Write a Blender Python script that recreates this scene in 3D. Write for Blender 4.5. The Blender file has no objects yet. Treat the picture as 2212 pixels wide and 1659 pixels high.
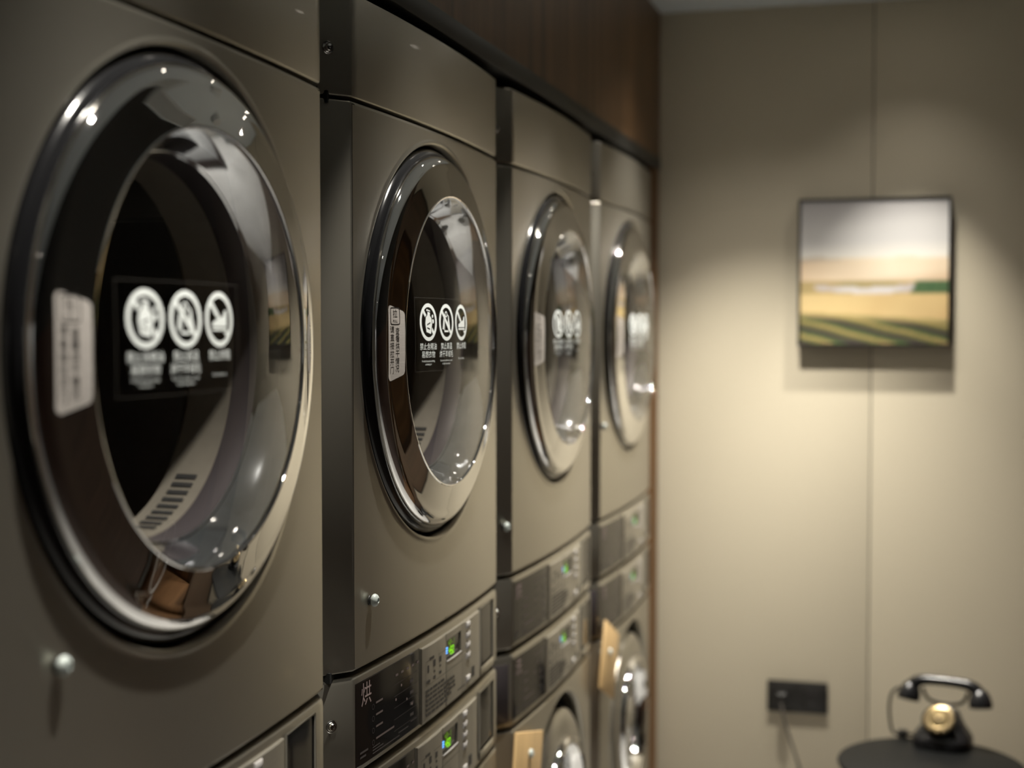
import bpy, bmesh, math, random
from mathutils import Vector, Matrix
random.seed(7)
SC = bpy.context.scene
COL = SC.collection
PI = math.pi

# ------------------------------------------------------------------ materials
def mat(name, base=(.5, .5, .5), rough=.5, metal=0., coat=0., coat_rough=.05, emit=None, emit_s=0., spec=.5,
        noise=0., nscale=8., nstretch=(1, 1, 1), bump=0., bscale=200.):
    m = bpy.data.materials.new(name); m.use_nodes = True
    nt = m.node_tree; b = nt.nodes['Principled BSDF']
    b.inputs['Base Color'].default_value = (*base, 1)
    b.inputs['Roughness'].default_value = rough
    b.inputs['Metallic'].default_value = metal
    b.inputs['Specular IOR Level'].default_value = spec
    b.inputs['Coat Weight'].default_value = coat
    b.inputs['Coat Roughness'].default_value = coat_rough
    if emit:
        b.inputs['Emission Color'].default_value = (*emit, 1)
        b.inputs['Emission Strength'].default_value = emit_s
    if noise > 0 or bump > 0:
        tc = nt.nodes.new('ShaderNodeTexCoord'); mp = nt.nodes.new('ShaderNodeMapping')
        mp.inputs['Scale'].default_value = nstretch
        nt.links.new(tc.outputs['Object'], mp.inputs['Vector'])
    if noise > 0:
        n = nt.nodes.new('ShaderNodeTexNoise'); n.inputs['Scale'].default_value = nscale
        n.inputs['Detail'].default_value = 6
        nt.links.new(mp.outputs['Vector'], n.inputs['Vector'])
        r = nt.nodes.new('ShaderNodeValToRGB')
        r.color_ramp.elements[0].position = .3; r.color_ramp.elements[1].position = .7
        lo = [max(0, c * (1 - noise)) for c in base]; hi = [min(1, c * (1 + noise)) for c in base]
        r.color_ramp.elements[0].color = (*lo, 1); r.color_ramp.elements[1].color = (*hi, 1)
        nt.links.new(n.outputs['Fac'], r.inputs['Fac'])
        nt.links.new(r.outputs['Color'], b.inputs['Base Color'])
    if bump > 0:
        n2 = nt.nodes.new('ShaderNodeTexNoise'); n2.inputs['Scale'].default_value = bscale
        nt.links.new(mp.outputs['Vector'], n2.inputs['Vector'])
        bm_ = nt.nodes.new('ShaderNodeBump'); bm_.inputs['Strength'].default_value = bump
        bm_.inputs['Distance'].default_value = .001
        nt.links.new(n2.outputs['Fac'], bm_.inputs['Height'])
        nt.links.new(bm_.outputs['Normal'], b.inputs['Normal'])
    return m

def mat_glass(name, tint=(1, 1, 1), ior=1.5):
    """thin pane: straight-through transparency plus a Fresnel mirror"""
    m = bpy.data.materials.new(name); m.use_nodes = True
    nt = m.node_tree; nt.nodes.clear()
    out = nt.nodes.new('ShaderNodeOutputMaterial'); mix = nt.nodes.new('ShaderNodeMixShader')
    tr = nt.nodes.new('ShaderNodeBsdfTransparent'); tr.inputs['Color'].default_value = (*tint, 1)
    gl = nt.nodes.new('ShaderNodeBsdfGlossy'); gl.inputs['Roughness'].default_value = .015
    fr = nt.nodes.new('ShaderNodeFresnel')
    ge = nt.nodes.new('ShaderNodeNewGeometry'); mx = nt.nodes.new('ShaderNodeMix')   # same mirror from both sides of the pane
    mx.inputs[2].default_value = ior; mx.inputs[3].default_value = 1 / ior
    nt.links.new(ge.outputs['Backfacing'], mx.inputs[0]); nt.links.new(mx.outputs[0], fr.inputs['IOR'])
    nt.links.new(fr.outputs['Fac'], mix.inputs['Fac'])
    nt.links.new(tr.outputs[0], mix.inputs[1]); nt.links.new(gl.outputs[0], mix.inputs[2])
    nt.links.new(mix.outputs[0], out.inputs['Surface'])
    return m

def mat_film(name, col=(.8, .8, .8), alpha=.3, rough=.3):
    m = mat(name, col, rough)
    m.node_tree.nodes['Principled BSDF'].inputs['Alpha'].default_value = alpha
    return m

M = {}
M['taupe'] = mat('taupe_metallic_paint', (.38, .358, .305), .33, .86, .12, .06)
_t = M['taupe'].node_tree; _b = _t.nodes['Principled BSDF']; _b.inputs['Anisotropic'].default_value = .9   # horizontal brushing smears reflections upright
_c = _t.nodes.new('ShaderNodeCombineXYZ'); _c.inputs[2].default_value = 1.; _t.links.new(_c.outputs[0], _b.inputs['Tangent'])
M['chrome'] = mat('chrome', (.80, .80, .80), .025, 1.)
M['steel'] = mat('polished_steel', (.84, .86, .89), .06, 1., noise=.04, nscale=40)
M['duct'] = mat('stainless_duct', (.36, .325, .27), .30, .6, noise=.05, nscale=60)
M['drum'] = mat('drum_steel', (.30, .29, .26), .32, .7)
M['bezel'] = mat('gloss_black_bezel', (.010, .010, .011), .14)
M['rubber'] = mat('black_rubber', (.012, .012, .012), .55)
M['seal'] = mat('purple_grey_seal', (.060, .052, .056), .35, .3)
M['glass'] = mat_glass('door_glass')
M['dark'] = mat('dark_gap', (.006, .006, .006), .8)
M['plate'] = mat('brushed_plate', (.42, .395, .34), .33, .7, noise=.05, nscale=30, nstretch=(1, 1, 40))
M['label'] = mat('gloss_black_acrylic', (.008, .007, .007), .08, spec=.28)
M['print_rose'] = mat('rose_grey_print', (.33, .25, .24), .6)
M['print_mid'] = mat('mid_print', (.15, .115, .11), .6)
M['print_dim'] = mat('dim_print', (.06, .05, .05), .6)
M['print_dark'] = mat('dark_print', (.05, .045, .04), .6)
M['print_white'] = mat('white_print', (.80, .84, .83), .5)
M['alu'] = mat('brushed_label', (.62, .575, .54), .36, .35, noise=.12, nscale=60, nstretch=(1, .6, 40))
M['edge'] = mat('label_edge', (.75, .72, .70), .2, .8)
M['ink'] = mat('black_ink', (.02, .016, .014), .5)
M['film'] = mat_film('sticker_film_edge', (.6, .56, .52), .10)
M['window'] = mat('display_window', (.012, .012, .010), .12)
M['led_g'] = mat('green_led', (.05, .2, .0), .4, emit=(.26, .85, .0), emit_s=.55)
M['led_gd'] = mat('dim_green_led', (.05, .1, .0), .4, emit=(.16, .38, .0), emit_s=.30)
M['led_b'] = mat('blue_led', (.05, .1, .3), .4, emit=(.12, .40, 1.), emit_s=.8)
M['button'] = mat('pale_button', (.46, .44, .43), .3)
M['hook'] = mat('grey_plastic', (.47, .52, .50), .35)
M['hook_base'] = mat('dark_hook_base', (.025, .025, .024), .4)
M['screw'] = mat('screw_steel', (.75, .74, .72), .15, 1.)
M['wood'] = mat('walnut_panel', (.15, .080, .035), .42, noise=.45, nscale=5, nstretch=(6, 6, .35))
M['wood_far'] = mat('dark_brown_panel', (.060, .036, .022), .40, noise=.25, nscale=5, nstretch=(6, 6, .35))
M['wood_red'] = mat('dark_red_wood', (.050, .026, .018), .40, noise=.4, nscale=5, nstretch=(6, 6, .35))
M['tag'] = mat('pale_wood', (.62, .42, .20), .55, noise=.12, nscale=14, nstretch=(8, 8, .6))
M['floor'] = mat('wood_floor', (.13, .066, .028), .42, noise=.35, nscale=6, nstretch=(5, .5, 1))
M['trim'] = mat('black_trim', (.022, .022, .021), .42)
M['wall'] = mat('beige_wallcovering', (.60, .535, .41), .62, bump=.10, bscale=420)
M['wall2'] = mat('beige_plaster', (.50, .45, .38), .7)
M['darkwall'] = mat('charcoal_wall', (.022, .020, .018), .6)
M['tile'] = mat('added_pale_tile', (.38, .375, .365), .35, noise=.05, nscale=3)
M['white'] = mat('white_wall', (.78, .78, .76), .6)
M['ceil'] = mat('ceiling_paint', (.66, .72, .755), .75)
M['black'] = mat('satin_black', (.015, .015, .016), .32)
M['bakelite'] = mat('black_bakelite', (.010, .010, .011), .26)
M['gold'] = mat('brass_gold', (.21, .158, .08), .26, 1.)
M['goldd'] = mat('dial_print', (.10, .07, .03), .4, .6)
M['table'] = mat('charcoal_table', (.006, .0063, .0063), .5, spec=.15)
M['socket'] = mat('anthracite_plastic', (.012, .011, .010), .42)
M['liner'] = mat_film('plastic_liner', (.8, .82, .84), .28, .15)
M['cord'] = mat('grey_cord', (.06, .052, .045), .5)
M['wire'] = mat('white_cable', (.75, .76, .75), .4)
M['lamp'] = mat('lamp_face', (.9, .9, .9), .4, emit=(1., .90, .76), emit_s=8.)
M['sensor'] = mat('sensor_plastic', (.62, .64, .64), .5)
M['bin_steel'] = mat('brown_steel', (.30, .25, .22), .25, 1.)

# ------------------------------------------------------------------ helpers
def obj(name, bm, m, parent=None, sharp=32, smooth=True):
    me = bpy.data.meshes.new(name)
    bmesh.ops.recalc_face_normals(bm, faces=bm.faces)
    bm.to_mesh(me); bm.free()
    ms = m if isinstance(m, (list, tuple)) else [m]
    for x in ms: me.materials.append(M[x])
    if smooth:
        for p in me.polygons: p.use_smooth = True
        me.set_sharp_from_angle(angle=math.radians(sharp))
    o = bpy.data.objects.new(name, me); COL.objects.link(o)
    if parent: o.parent = parent
    return o

def thing(name, label, cat, loc=(0, 0, 0), rz=0, group=None):
    o = bpy.data.objects.new(name, None); COL.objects.link(o)
    o.location = loc; o.rotation_euler = (0, 0, rz); o.empty_display_size = .05
    return tag(o, label, cat, group)

def tag(o, label, cat, group=None):
    o['label'] = label; o['category'] = cat
    if group: o['group'] = group
    return o

def struct(o):
    o['kind'] = 'structure'; return o

def add_box(bm, x0, x1, y0, y1, z0, z1, bev=0., seg=2, mi=0):
    r = bmesh.ops.create_cube(bm, size=1.)
    vs = r['verts']
    for v in vs:
        v.co = Vector(((x0 + x1) / 2 + v.co.x * (x1 - x0), (y0 + y1) / 2 + v.co.y * (y1 - y0), (z0 + z1) / 2 + v.co.z * (z1 - z0)))
    fs = list({f for v in vs for f in v.link_faces})
    for f in fs: f.material_index = mi
    if bev > 0:
        es = list({e for v in vs for e in v.link_edges})
        bmesh.ops.bevel(bm, geom=es, offset=bev, segments=seg, profile=.5, affect='EDGES', clamp_overlap=True)

def box(name, m, x0, x1, y0, y1, z0, z1, parent=None, bev=0.):
    bm = bmesh.new(); add_box(bm, x0, x1, y0, y1, z0, z1, bev)
    return obj(name, bm, m, parent)

def add_lathe_x(bm, prof, yc, zc, n=128, a0=0., a1=2 * PI, mi=0, fx=None):
    """profile (r, x) turned about an axis parallel to X; fx(y, z) is added to x"""
    full = abs(a1 - a0 - 2 * PI) < 1e-6
    k = n if full else n + 1
    rings = []
    for (r, x) in prof:
        ring = []
        if r < 1e-6:
            v = bm.verts.new((x, yc, zc)); ring = [v] * k
        else:
            for i in range(k):
                a = a0 + (a1 - a0) * i / n
                y = yc + r * math.cos(a); z = zc + r * math.sin(a)
                ring.append(bm.verts.new((x + (fx(y, z) if fx else 0), y, z)))
        rings.append(ring)
    for a, b in zip(rings, rings[1:]):
        for i in range(n):
            j = (i + 1) % k
            vs = []
            for v in (a[i], a[j], b[j], b[i]):
                if v not in vs: vs.append(v)
            if len(vs) > 2:
                try:
                    f = bm.faces.new(vs); f.material_index = mi
                except ValueError: pass

def add_lathe_z(bm, prof, cx=0, cy=0, n=48, mi=0):
    rings = []
    for (r, z) in prof:
        if r < 1e-6: rings.append([bm.verts.new((cx, cy, z))] * n)
        else: rings.append([bm.verts.new((cx + r * math.cos(2 * PI * i / n), cy + r * math.sin(2 * PI * i / n), z)) for i in range(n)])
    for a, b in zip(rings, rings[1:]):
        for i in range(n):
            j = (i + 1) % n
            vs = []
            for v in (a[i], a[j], b[j], b[i]):
                if v not in vs: vs.append(v)
            if len(vs) > 2:
                try: bm.faces.new(vs).material_index = mi
                except ValueError: pass

def add_tube(bm, pts, rad, n=12, mi=0, cap=True, closed=False):
    pts = [Vector(p) for p in pts]
    rads = rad if isinstance(rad, (list, tuple)) else [rad] * len(pts)
    rings = []; up = None
    for i, p in enumerate(pts):
        if closed: t = (pts[(i + 1) % len(pts)] - pts[i - 1]).normalized()
        else: t = (pts[min(i + 1, len(pts) - 1)] - pts[max(i - 1, 0)]).normalized()
        if up is None:
            up = Vector((0, 0, 1)) if abs(t.z) < .9 else Vector((0, 1, 0))
        s = t.cross(up).normalized(); up = s.cross(t).normalized()
        rings.append([bm.verts.new(p + (s * math.cos(2 * PI * k / n) + up * math.sin(2 * PI * k / n)) * rads[i]) for k in range(n)])
    prs = list(zip(rings, rings[1:])) + ([(rings[-1], rings[0])] if closed else [])
    for a, b in prs:
        for k in range(n):
            j = (k + 1) % n
            bm.faces.new((a[k], a[j], b[j], b[k])).material_index = mi
    if cap and not closed:
        bm.faces.new(rings[0][::-1]).material_index = mi; bm.faces.new(rings[-1]).material_index = mi

def smooth_path(pts, n=8):
    P = [Vector(p) for p in pts]; out = []
    for i in range(len(P) - 1):
        p0 = P[max(i - 1, 0)]; p1 = P[i]; p2 = P[i + 1]; p3 = P[min(i + 2, len(P) - 1)]
        for k in range(n):
            t = k / n
            out.append(.5 * ((2 * p1) + (p2 - p0) * t + (2 * p0 - 5 * p1 + 4 * p2 - p3) * t * t + (-p0 + 3 * p1 - 3 * p2 + p3) * t ** 3))
    out.append(P[-1]); return out

_txt = {}
def text2d(body, size, align='CENTER'):
    """verts (u, v) and faces of a line of lettering"""
    key = (body, align)
    if key not in _txt:
        c = bpy.data.curves.new('lettering', 'FONT'); c.body = body; c.size = 1.; c.align_x = align; c.align_y = 'CENTER'
        c.resolution_u = 3
        o = bpy.data.objects.new('lettering', c); COL.objects.link(o)
        bpy.context.view_layer.update()
        dg = bpy.context.evaluated_depsgraph_get()
        me = o.evaluated_get(dg).to_mesh()
        vs = [(v.co.x, v.co.y) for v in me.vertices]; fs = [tuple(p.vertices) for p in me.polygons]
        o.evaluated_get(dg).to_mesh_clear()
        bpy.data.objects.remove(o); bpy.data.curves.remove(c)
        _txt[key] = (vs, fs)
    vs, fs = _txt[key]
    return [(x * size, y * size) for x, y in vs], fs

class Flat:
    """2D artwork (u right, v up) later laid on a surface by a map (u, v) -> point"""
    def __init__(s): s.v = []; s.f = []
    def poly(s, pts, mi=0, lay=0):
        b = len(s.v); s.v += [(p[0], p[1], lay) for p in pts]; s.f.append((tuple(range(b, b + len(pts))), mi))
    def rect(s, u0, u1, v0, v1, mi=0, lay=0, nu=1, nv=1):
        for i in range(nu):
            for j in range(nv):
                a, b = u0 + (u1 - u0) * i / nu, u0 + (u1 - u0) * (i + 1) / nu
                c, d = v0 + (v1 - v0) * j / nv, v0 + (v1 - v0) * (j + 1) / nv
                s.poly([(a, c), (b, c), (b, d), (a, d)], mi, lay)
    def ring(s, cu, cv, r0, r1, mi=0, n=48, lay=0, su=1.):
        for i in range(n):
            a, b = 2 * PI * i / n, 2 * PI * (i + 1) / n
            s.poly([(cu + su * r0 * math.cos(a), cv + r0 * math.sin(a)), (cu + su * r1 * math.cos(a), cv + r1 * math.sin(a)),
                    (cu + su * r1 * math.cos(b), cv + r1 * math.sin(b)), (cu + su * r0 * math.cos(b), cv + r0 * math.sin(b))], mi, lay)
    def disc(s, cu, cv, r, mi=0, n=20, lay=0):
        s.poly([(cu + r * math.cos(2 * PI * i / n), cv + r * math.sin(2 * PI * i / n)) for i in range(n)], mi, lay)
    def bar(s, p, q, w, mi=0, lay=0):
        dx, dy = q[0] - p[0], q[1] - p[1]; L = math.hypot(dx, dy); nx, ny = -dy / L * w / 2, dx / L * w / 2
        s.poly([(p[0] - nx, p[1] - ny), (q[0] - nx, q[1] - ny), (q[0] + nx, q[1] + ny), (p[0] + nx, p[1] + ny)], mi, lay)
    def frame(s, u0, u1, v0, v1, w, mi=0, lay=0):
        s.rect(u0, u1, v1 - w, v1, mi, lay, 12, 1); s.rect(u0, u1, v0, v0 + w, mi, lay, 12, 1)
        s.rect(u0, u0 + w, v0, v1, mi, lay, 1, 6); s.rect(u1 - w, u1, v0, v1, mi, lay, 1, 6)
    def text(s, body, size, u, v, mi=0, align='CENTER', lay=0, sx=1.):
        vs, fs = text2d(body, size, align); b = len(s.v)
        s.v += [(u + x * sx, v + y, lay) for x, y in vs]
        s.f += [(tuple(i + b for i in f), mi) for f in fs]
    def build(s, name, mats, parent, fn, step=.00015):
        bm = bmesh.new()
        vs = [bm.verts.new(fn(u, v, .0003 + lay * step)) for u, v, lay in s.v]
        for f, mi in s.f:
            try: bm.faces.new([vs[i] for i in f]).material_index = mi
            except ValueError: pass
        me = bpy.data.meshes.new(name); bm.to_mesh(me); bm.free()
        for x in mats: me.materials.append(M[x])
        o = bpy.data.objects.new(name, me); COL.objects.link(o); o.parent = parent
        return o

def dup(o, parent=None):
    c = o.copy(); COL.objects.link(c); c.parent = parent
    for ch in list(o.children): dup(ch, c)
    return c

# ------------------------------------------------------------------ camera
F = 3072.
PITCH = math.atan((829.5 - 709.) / F); YAW = math.atan((1964. - 1106.) / F * math.cos(PITCH))
cam = bpy.data.cameras.new('camera'); cam.sensor_width = 36.; cam.lens = 36. * F / 2212.
cam.clip_start = .01
camo = bpy.data.objects.new('camera', cam); COL.objects.link(camo)
camo.location = (0, 0, 1.6); camo.rotation_euler = (PI / 2 - PITCH, 0, YAW)
cam.dof.use_dof = True; cam.dof.focus_distance = 1.68; cam.dof.aperture_fstop = 2.8; cam.dof.aperture_blades = 0
SC.camera = camo

# ------------------------------------------------------------------ laundry machine
W = .685; X0 = -.651; Y0 = 1.4965
YL, YR, YE = .040, .633, .682
def front(y):
    if y < YL: return .031 * max(0, y) / YL
    if y > YR: return .031 * max(0, YE - y) / (YE - YR)
    t = (y - (YL + YR) / 2) / ((YR - YL) / 2)
    return .031 + .0105 * (1 - t * t)
PROF = [(.0, -.03), (.0, -.003), (.0012, -.0002), (.004, .0024)]
PROF += [(YL - .0025, front(YL - .0025)), (YL - .0008, front(YL) - .0005), (YL + .0008, front(YL) + .0001)]
PROF += [(YL + (YR - YL) * i / 40, front(YL + (YR - YL) * i / 40)) for i in range(1, 40)]
PROF += [(YR - .0008, front(YR) + .0001), (YR + .0008, front(YR) - .0005), (YR + .0025, front(YR + .0025)), (YE - .004, .0024), (YE - .0012, -.0002), (YE, -.003), (YE, -.03)]

def rows(z0, z1, e=.004):
    return [(z0 + .001, -.022), (z0, -.006), (z0 + e * .12, -e * .5), (z0 + e * .45, -e * .15), (z0 + e, 0), (z1 - e, 0), (z1 - e * .45, -e * .15), (z1 - e * .12, -e * .5), (z1, -.006), (z1 - .001, -.022)]

def add_panel(bm, z0, z1, prof=PROF, e=.004, sub=None):
    g = []
    for z, dx in rows(z0, z1, e):
        g.append([bm.verts.new((x + dx, y, z)) for y, x in prof])
    for a, b in zip(g, g[1:]):
        for i in range(len(prof) - 1):
            bm.faces.new((a[i], a[i + 1], b[i + 1], b[i]))

def add_holed_panel(bm, z0, z1, yc, zc, rh, e=.004):
    """curved front panel with a round opening and a rolled lip"""
    i0 = 6; i1 = len(PROF) - 7
    add_panel(bm, z0, z1, PROF[:i0 + 1], e); add_panel(bm, z0, z1, PROF[i1:], e)
    ya, yb = PROF[i0][0], PROF[i1][0]; za, zb = z0 + e, z1 - e
    mid = PROF[i0:i1 + 1]
    R = rows(z0, z1, e)
    for rr in (R[:5], R[5:]):
        g = [[bm.verts.new((x + dx, y, z)) for y, x in mid] for z, dx in rr]
        for a, b in zip(g, g[1:]):
            for i in range(len(mid) - 1): bm.faces.new((a[i], a[i + 1], b[i + 1], b[i]))
    angs = [2 * PI * i / 160 for i in range(160)]
    angs += [math.atan2(z - zc, y - yc) % (2 * PI) for y in (ya, yb) for z in (za, zb)]
    angs = sorted(set(angs))
    def edge(a):
        c, s = math.cos(a), math.sin(a); t = 9.
        if c > 1e-9: t = min(t, (yb - yc) / c)
        if c < -1e-9: t = min(t, (ya - yc) / c)
        if s > 1e-9: t = min(t, (zb - zc) / s)
        if s < -1e-9: t = min(t, (za - zc) / s)
        return t
    lip = [(0, 0), (-.0014, .0006), (-.003, .0011), (-.0050, .0010), (-.0066, -.0004), (-.0080, -.004), (-.0083, -.012), (-.0083, -.045)]
    grid = []
    for a in angs:
        t1 = edge(a); c, s = math.cos(a), math.sin(a); col = []
        for k in (1, .75, .5, .25, .1, .03):
            r = rh + (t1 - rh) * k
            y = yc + r * c; z = zc + r * s; col.append(bm.verts.new((front(y), y, z)))
        fx = front(yc + rh * c)
        for dr, dx in lip:
            r = rh + dr; col.append(bm.verts.new((fx + dx, yc + r * c, zc + r * s)))
        grid.append(col)
    for i in range(len(grid)):
        a, b = grid[i], grid[(i + 1) % len(grid)]
        for k in range(len(a) - 1): bm.faces.new((a[k], a[k + 1], b[k + 1], b[k]))
    bmesh.ops.remove_doubles(bm, verts=bm.verts, dist=.00005)

DZ = 1.582; DY = .3215                 # dryer door centre (local y)
RX = .063                              # inner rim plane, local x  (X = -.588)
TA = math.tan(math.radians(11.5))
def ann(r):                            # front surface of the chrome ring, local x
    if r < .230: return RX - (r - .1934) * TA
    a = max(0, (r - .232) / .0145)
    return RX - (.230 - .1934) * TA - a * .0145 * TA * .6 - .0105 * (1 - math.sqrt(max(0, 1 - min(1, a) ** 2)))
DOME_R = 1.0
def dome(y, z, cy=DY, cz=DZ):
    d2 = (y - cy) ** 2 + (z - cz) ** 2
    return RX + .0172 - d2 / (2 * DOME_R)

def build_door(root, name, yc, zc, s, ringmat, xo=0., with_label=True):
    bm = bmesh.new()
    prof = [(.1912, RX - .010), (.1912, RX - .0006), (.1918, RX + .0006), (.1930, RX + .0008), (.1938, RX - .0002)]
    prof += [(.1938 + (.230 - .1938) * i / 6, ann(.1938 + (.230 - .1938) * i / 6)) for i in range(1, 7)]
    for i in range(1, 13):
        a = PI / 2 * i / 12; r = .232 + .0145 * math.sin(a); prof.append((r, ann(.230) - .0145 * math.sin(a) * TA * .6 - .0105 * (1 - math.cos(a))))
    xe = prof[-1][1]
    prof += [(.2466, xe - .003), (.2458, xe - .004), (.2458, xe - .03), (.20, xe - .03)]
    prof = [(r * s, (x - RX) * s + RX + xo) for r, x in prof]
    add_lathe_x(bm, prof, yc, zc, 192)
    door = obj(name, bm, ringmat, root, sharp=40)
    bm = bmesh.new()
    bp = [(.2459, xe - .0030)] + [(.2460 + .0118 * math.sin(PI / 2 * i / 8), xe - .0022 - .013 * (1 - math.cos(PI / 2 * i / 8))) for i in range(9)] + [(.2578, xe - .024), (.2460, xe - .024)]
    add_lathe_x(bm, bp, yc, zc, 160)
    obj('door_bezel', bm, 'bezel', door, sharp=60)
    bm = bmesh.new()
    n = 12
    gp = [(.1914 * math.sin(PI / 2 * i / n), 0) for i in range(n + 1)]
    gp = [(r * s, (RX + .0172 - r * r / (2 * DOME_R) - RX) * s + RX + xo) for r, _ in gp]
    add_lathe_x(bm, gp, yc, zc, 128)
    obj('door_glass', bm, 'glass', door)
    # stainless well behind the glass
    bm = bmesh.new()
    w = [(.1910, -.0035), (.1900, -.0042), (.1815, -.0225), (.1740, -.0370), (.1725, -.0390), (.1712, -.0388), (.1700, -.0405)]
    add_lathe_x(bm, [(r * s, x * s + RX + xo) for r, x in w], yc, zc, 128)
    obj('door_well', bm, 'steel', door)
    bm = bmesh.new()
    w = [(.1700, -.0405), (.1690, -.048), (.1680, -.058), (.1690, -.066)]
    add_lathe_x(bm, [(r * s, x * s + RX + xo) for r, x in w], yc, zc, 128)
    obj('door_seal', bm, 'seal', door)
    return door

def prohibited(fl, cu, cv, R, kind):
    fl.ring(cu, cv, R * .80, R, 0, 56, 2)
    c = R * .62
    if kind == 0:      # bottle with drops
        b = [(-.30, -.52), (.22, -.62), (.36, -.10), (.30, .22), (.12, .34), (.16, .50), (-.12, .56), (-.16, .38), (-.34, .26), (-.42, -.08)]
        fl.poly([(cu + (-.03 + (x + .03) * 1.22) * R, cv + (-.03 + (y + .03) * 1.10) * R) for x, y in b], 1, 4)
        fl.poly([(cu + x * R, cv + y * R) for x, y in b], 0, 5)
        fl.poly([(cu + x * R, cv + y * R) for x, y in [(-.20, .60), (.22, .52), (.24, .62), (-.18, .70)]], 0, 0)
        fl.disc(cu + .55 * R, cv + .05 * R, .12 * R, 0, 14); fl.disc(cu + .52 * R, cv + .32 * R, .09 * R, 0, 14)
        fl.bar((cu - .22 * R, cv - .12 * R), (cu + .16 * R, cv - .02 * R), .05 * R, 1, 6)
        fl.bar((cu - .22 * R, cv - .28 * R), (cu + .10 * R, cv - .36 * R), .05 * R, 1, 6)
    elif kind == 1:    # jumper
        fl.poly([(cu + x * R, cv + y * R) for x, y in [(-.14, .44), (-.36, .36), (-.52, -.36), (-.36, -.40), (-.28, .06), (-.24, .06), (-.26, .36), (-.12, .40)]], 0, 0)
        fl.poly([(cu + x * R, cv + y * R) for x, y in [(.14, .44), (.36, .36), (.52, -.36), (.36, -.40), (.28, .06), (.24, .06), (.26, .36), (.12, .40)]], 0, 0)
        fl.ring(cu, cv + .44 * R, .10 * R, .17 * R, 0, 20)
        fl.bar((cu - .28 * R, cv - .48 * R), (cu + .28 * R, cv - .48 * R), .10 * R, 0, 0)
        fl.bar((cu - .24 * R, cv + .06 * R), (cu - .26 * R, cv - .48 * R), .06 * R, 0, 0)
        fl.bar((cu + .24 * R, cv + .06 * R), (cu + .26 * R, cv - .48 * R), .06 * R, 0, 0)
    else:              # shoe
        fl.poly([(cu + x * 1.14 * R, cv + (.03 + (y - .03) * 1.26) * R) for x, y in [(-.50, -.26), (.48, -.26), (.50, .34), (.30, .30), (.26, .12), (-.06, .08), (-.30, -.02), (-.50, -.10)]], 1, 4)
        fl.poly([(cu + x * R, cv + y * R) for x, y in [(-.55, -.26), (.50, -.26), (.52, .34), (.30, .30), (.26, .12), (-.06, .08), (-.30, -.02), (-.54, -.10)]], 0, 5)
        fl.bar((cu - .55 * R, cv - .36 * R), (cu + .52 * R, cv - .36 * R), .09 * R, 0, 5)
    # slash, cleared from the pictogram by a dark margin
    fl.bar((cu - c, cv + c), (cu + c, cv - c), .20 * R, 0, 3)

def warning_sticker(door):
    fl = Flat(); R = .0236
    us = (-.131, -.0765, -.0225); cv = .0255
    for k, u in enumerate(us): prohibited(fl, u, cv, R, k)
    def t(u, rows_):
        for body, size, v, sx in rows_: fl.text(body, size, u, v, 0, lay=1, sx=sx)
    t(us[0], [('禁止含精油', .0094, -.0055, 1), ('易燃衣物', .0094, -.0155, 1), ('Prohibit flammable clothing', .0036, -.0232, .9), ('containing oil', .0036, -.0272, .9)])
    t(us[1], [('禁止高温', .0094, -.0055, 1), ('烘干羊绒毛', .0094, -.0155, .95), ('Do not dry cashmere or wool', .0036, -.0232, .9), ('at high temperature', .0036, -.0272, .9)])
    t(us[2], [('禁止烘鞋', .0094, -.0055, 1), ('Do not dry shoes', .0036, -.0215, .9)])
    fl.frame(-.166, .012, -.036, .056, .0004, 2)
    fl.build('warning_sticker', ['print_white', 'dark', 'film'], door, lambda u, v, h: (dome(DY + u, DZ + v) + h, DY + u, DZ + v))

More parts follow.
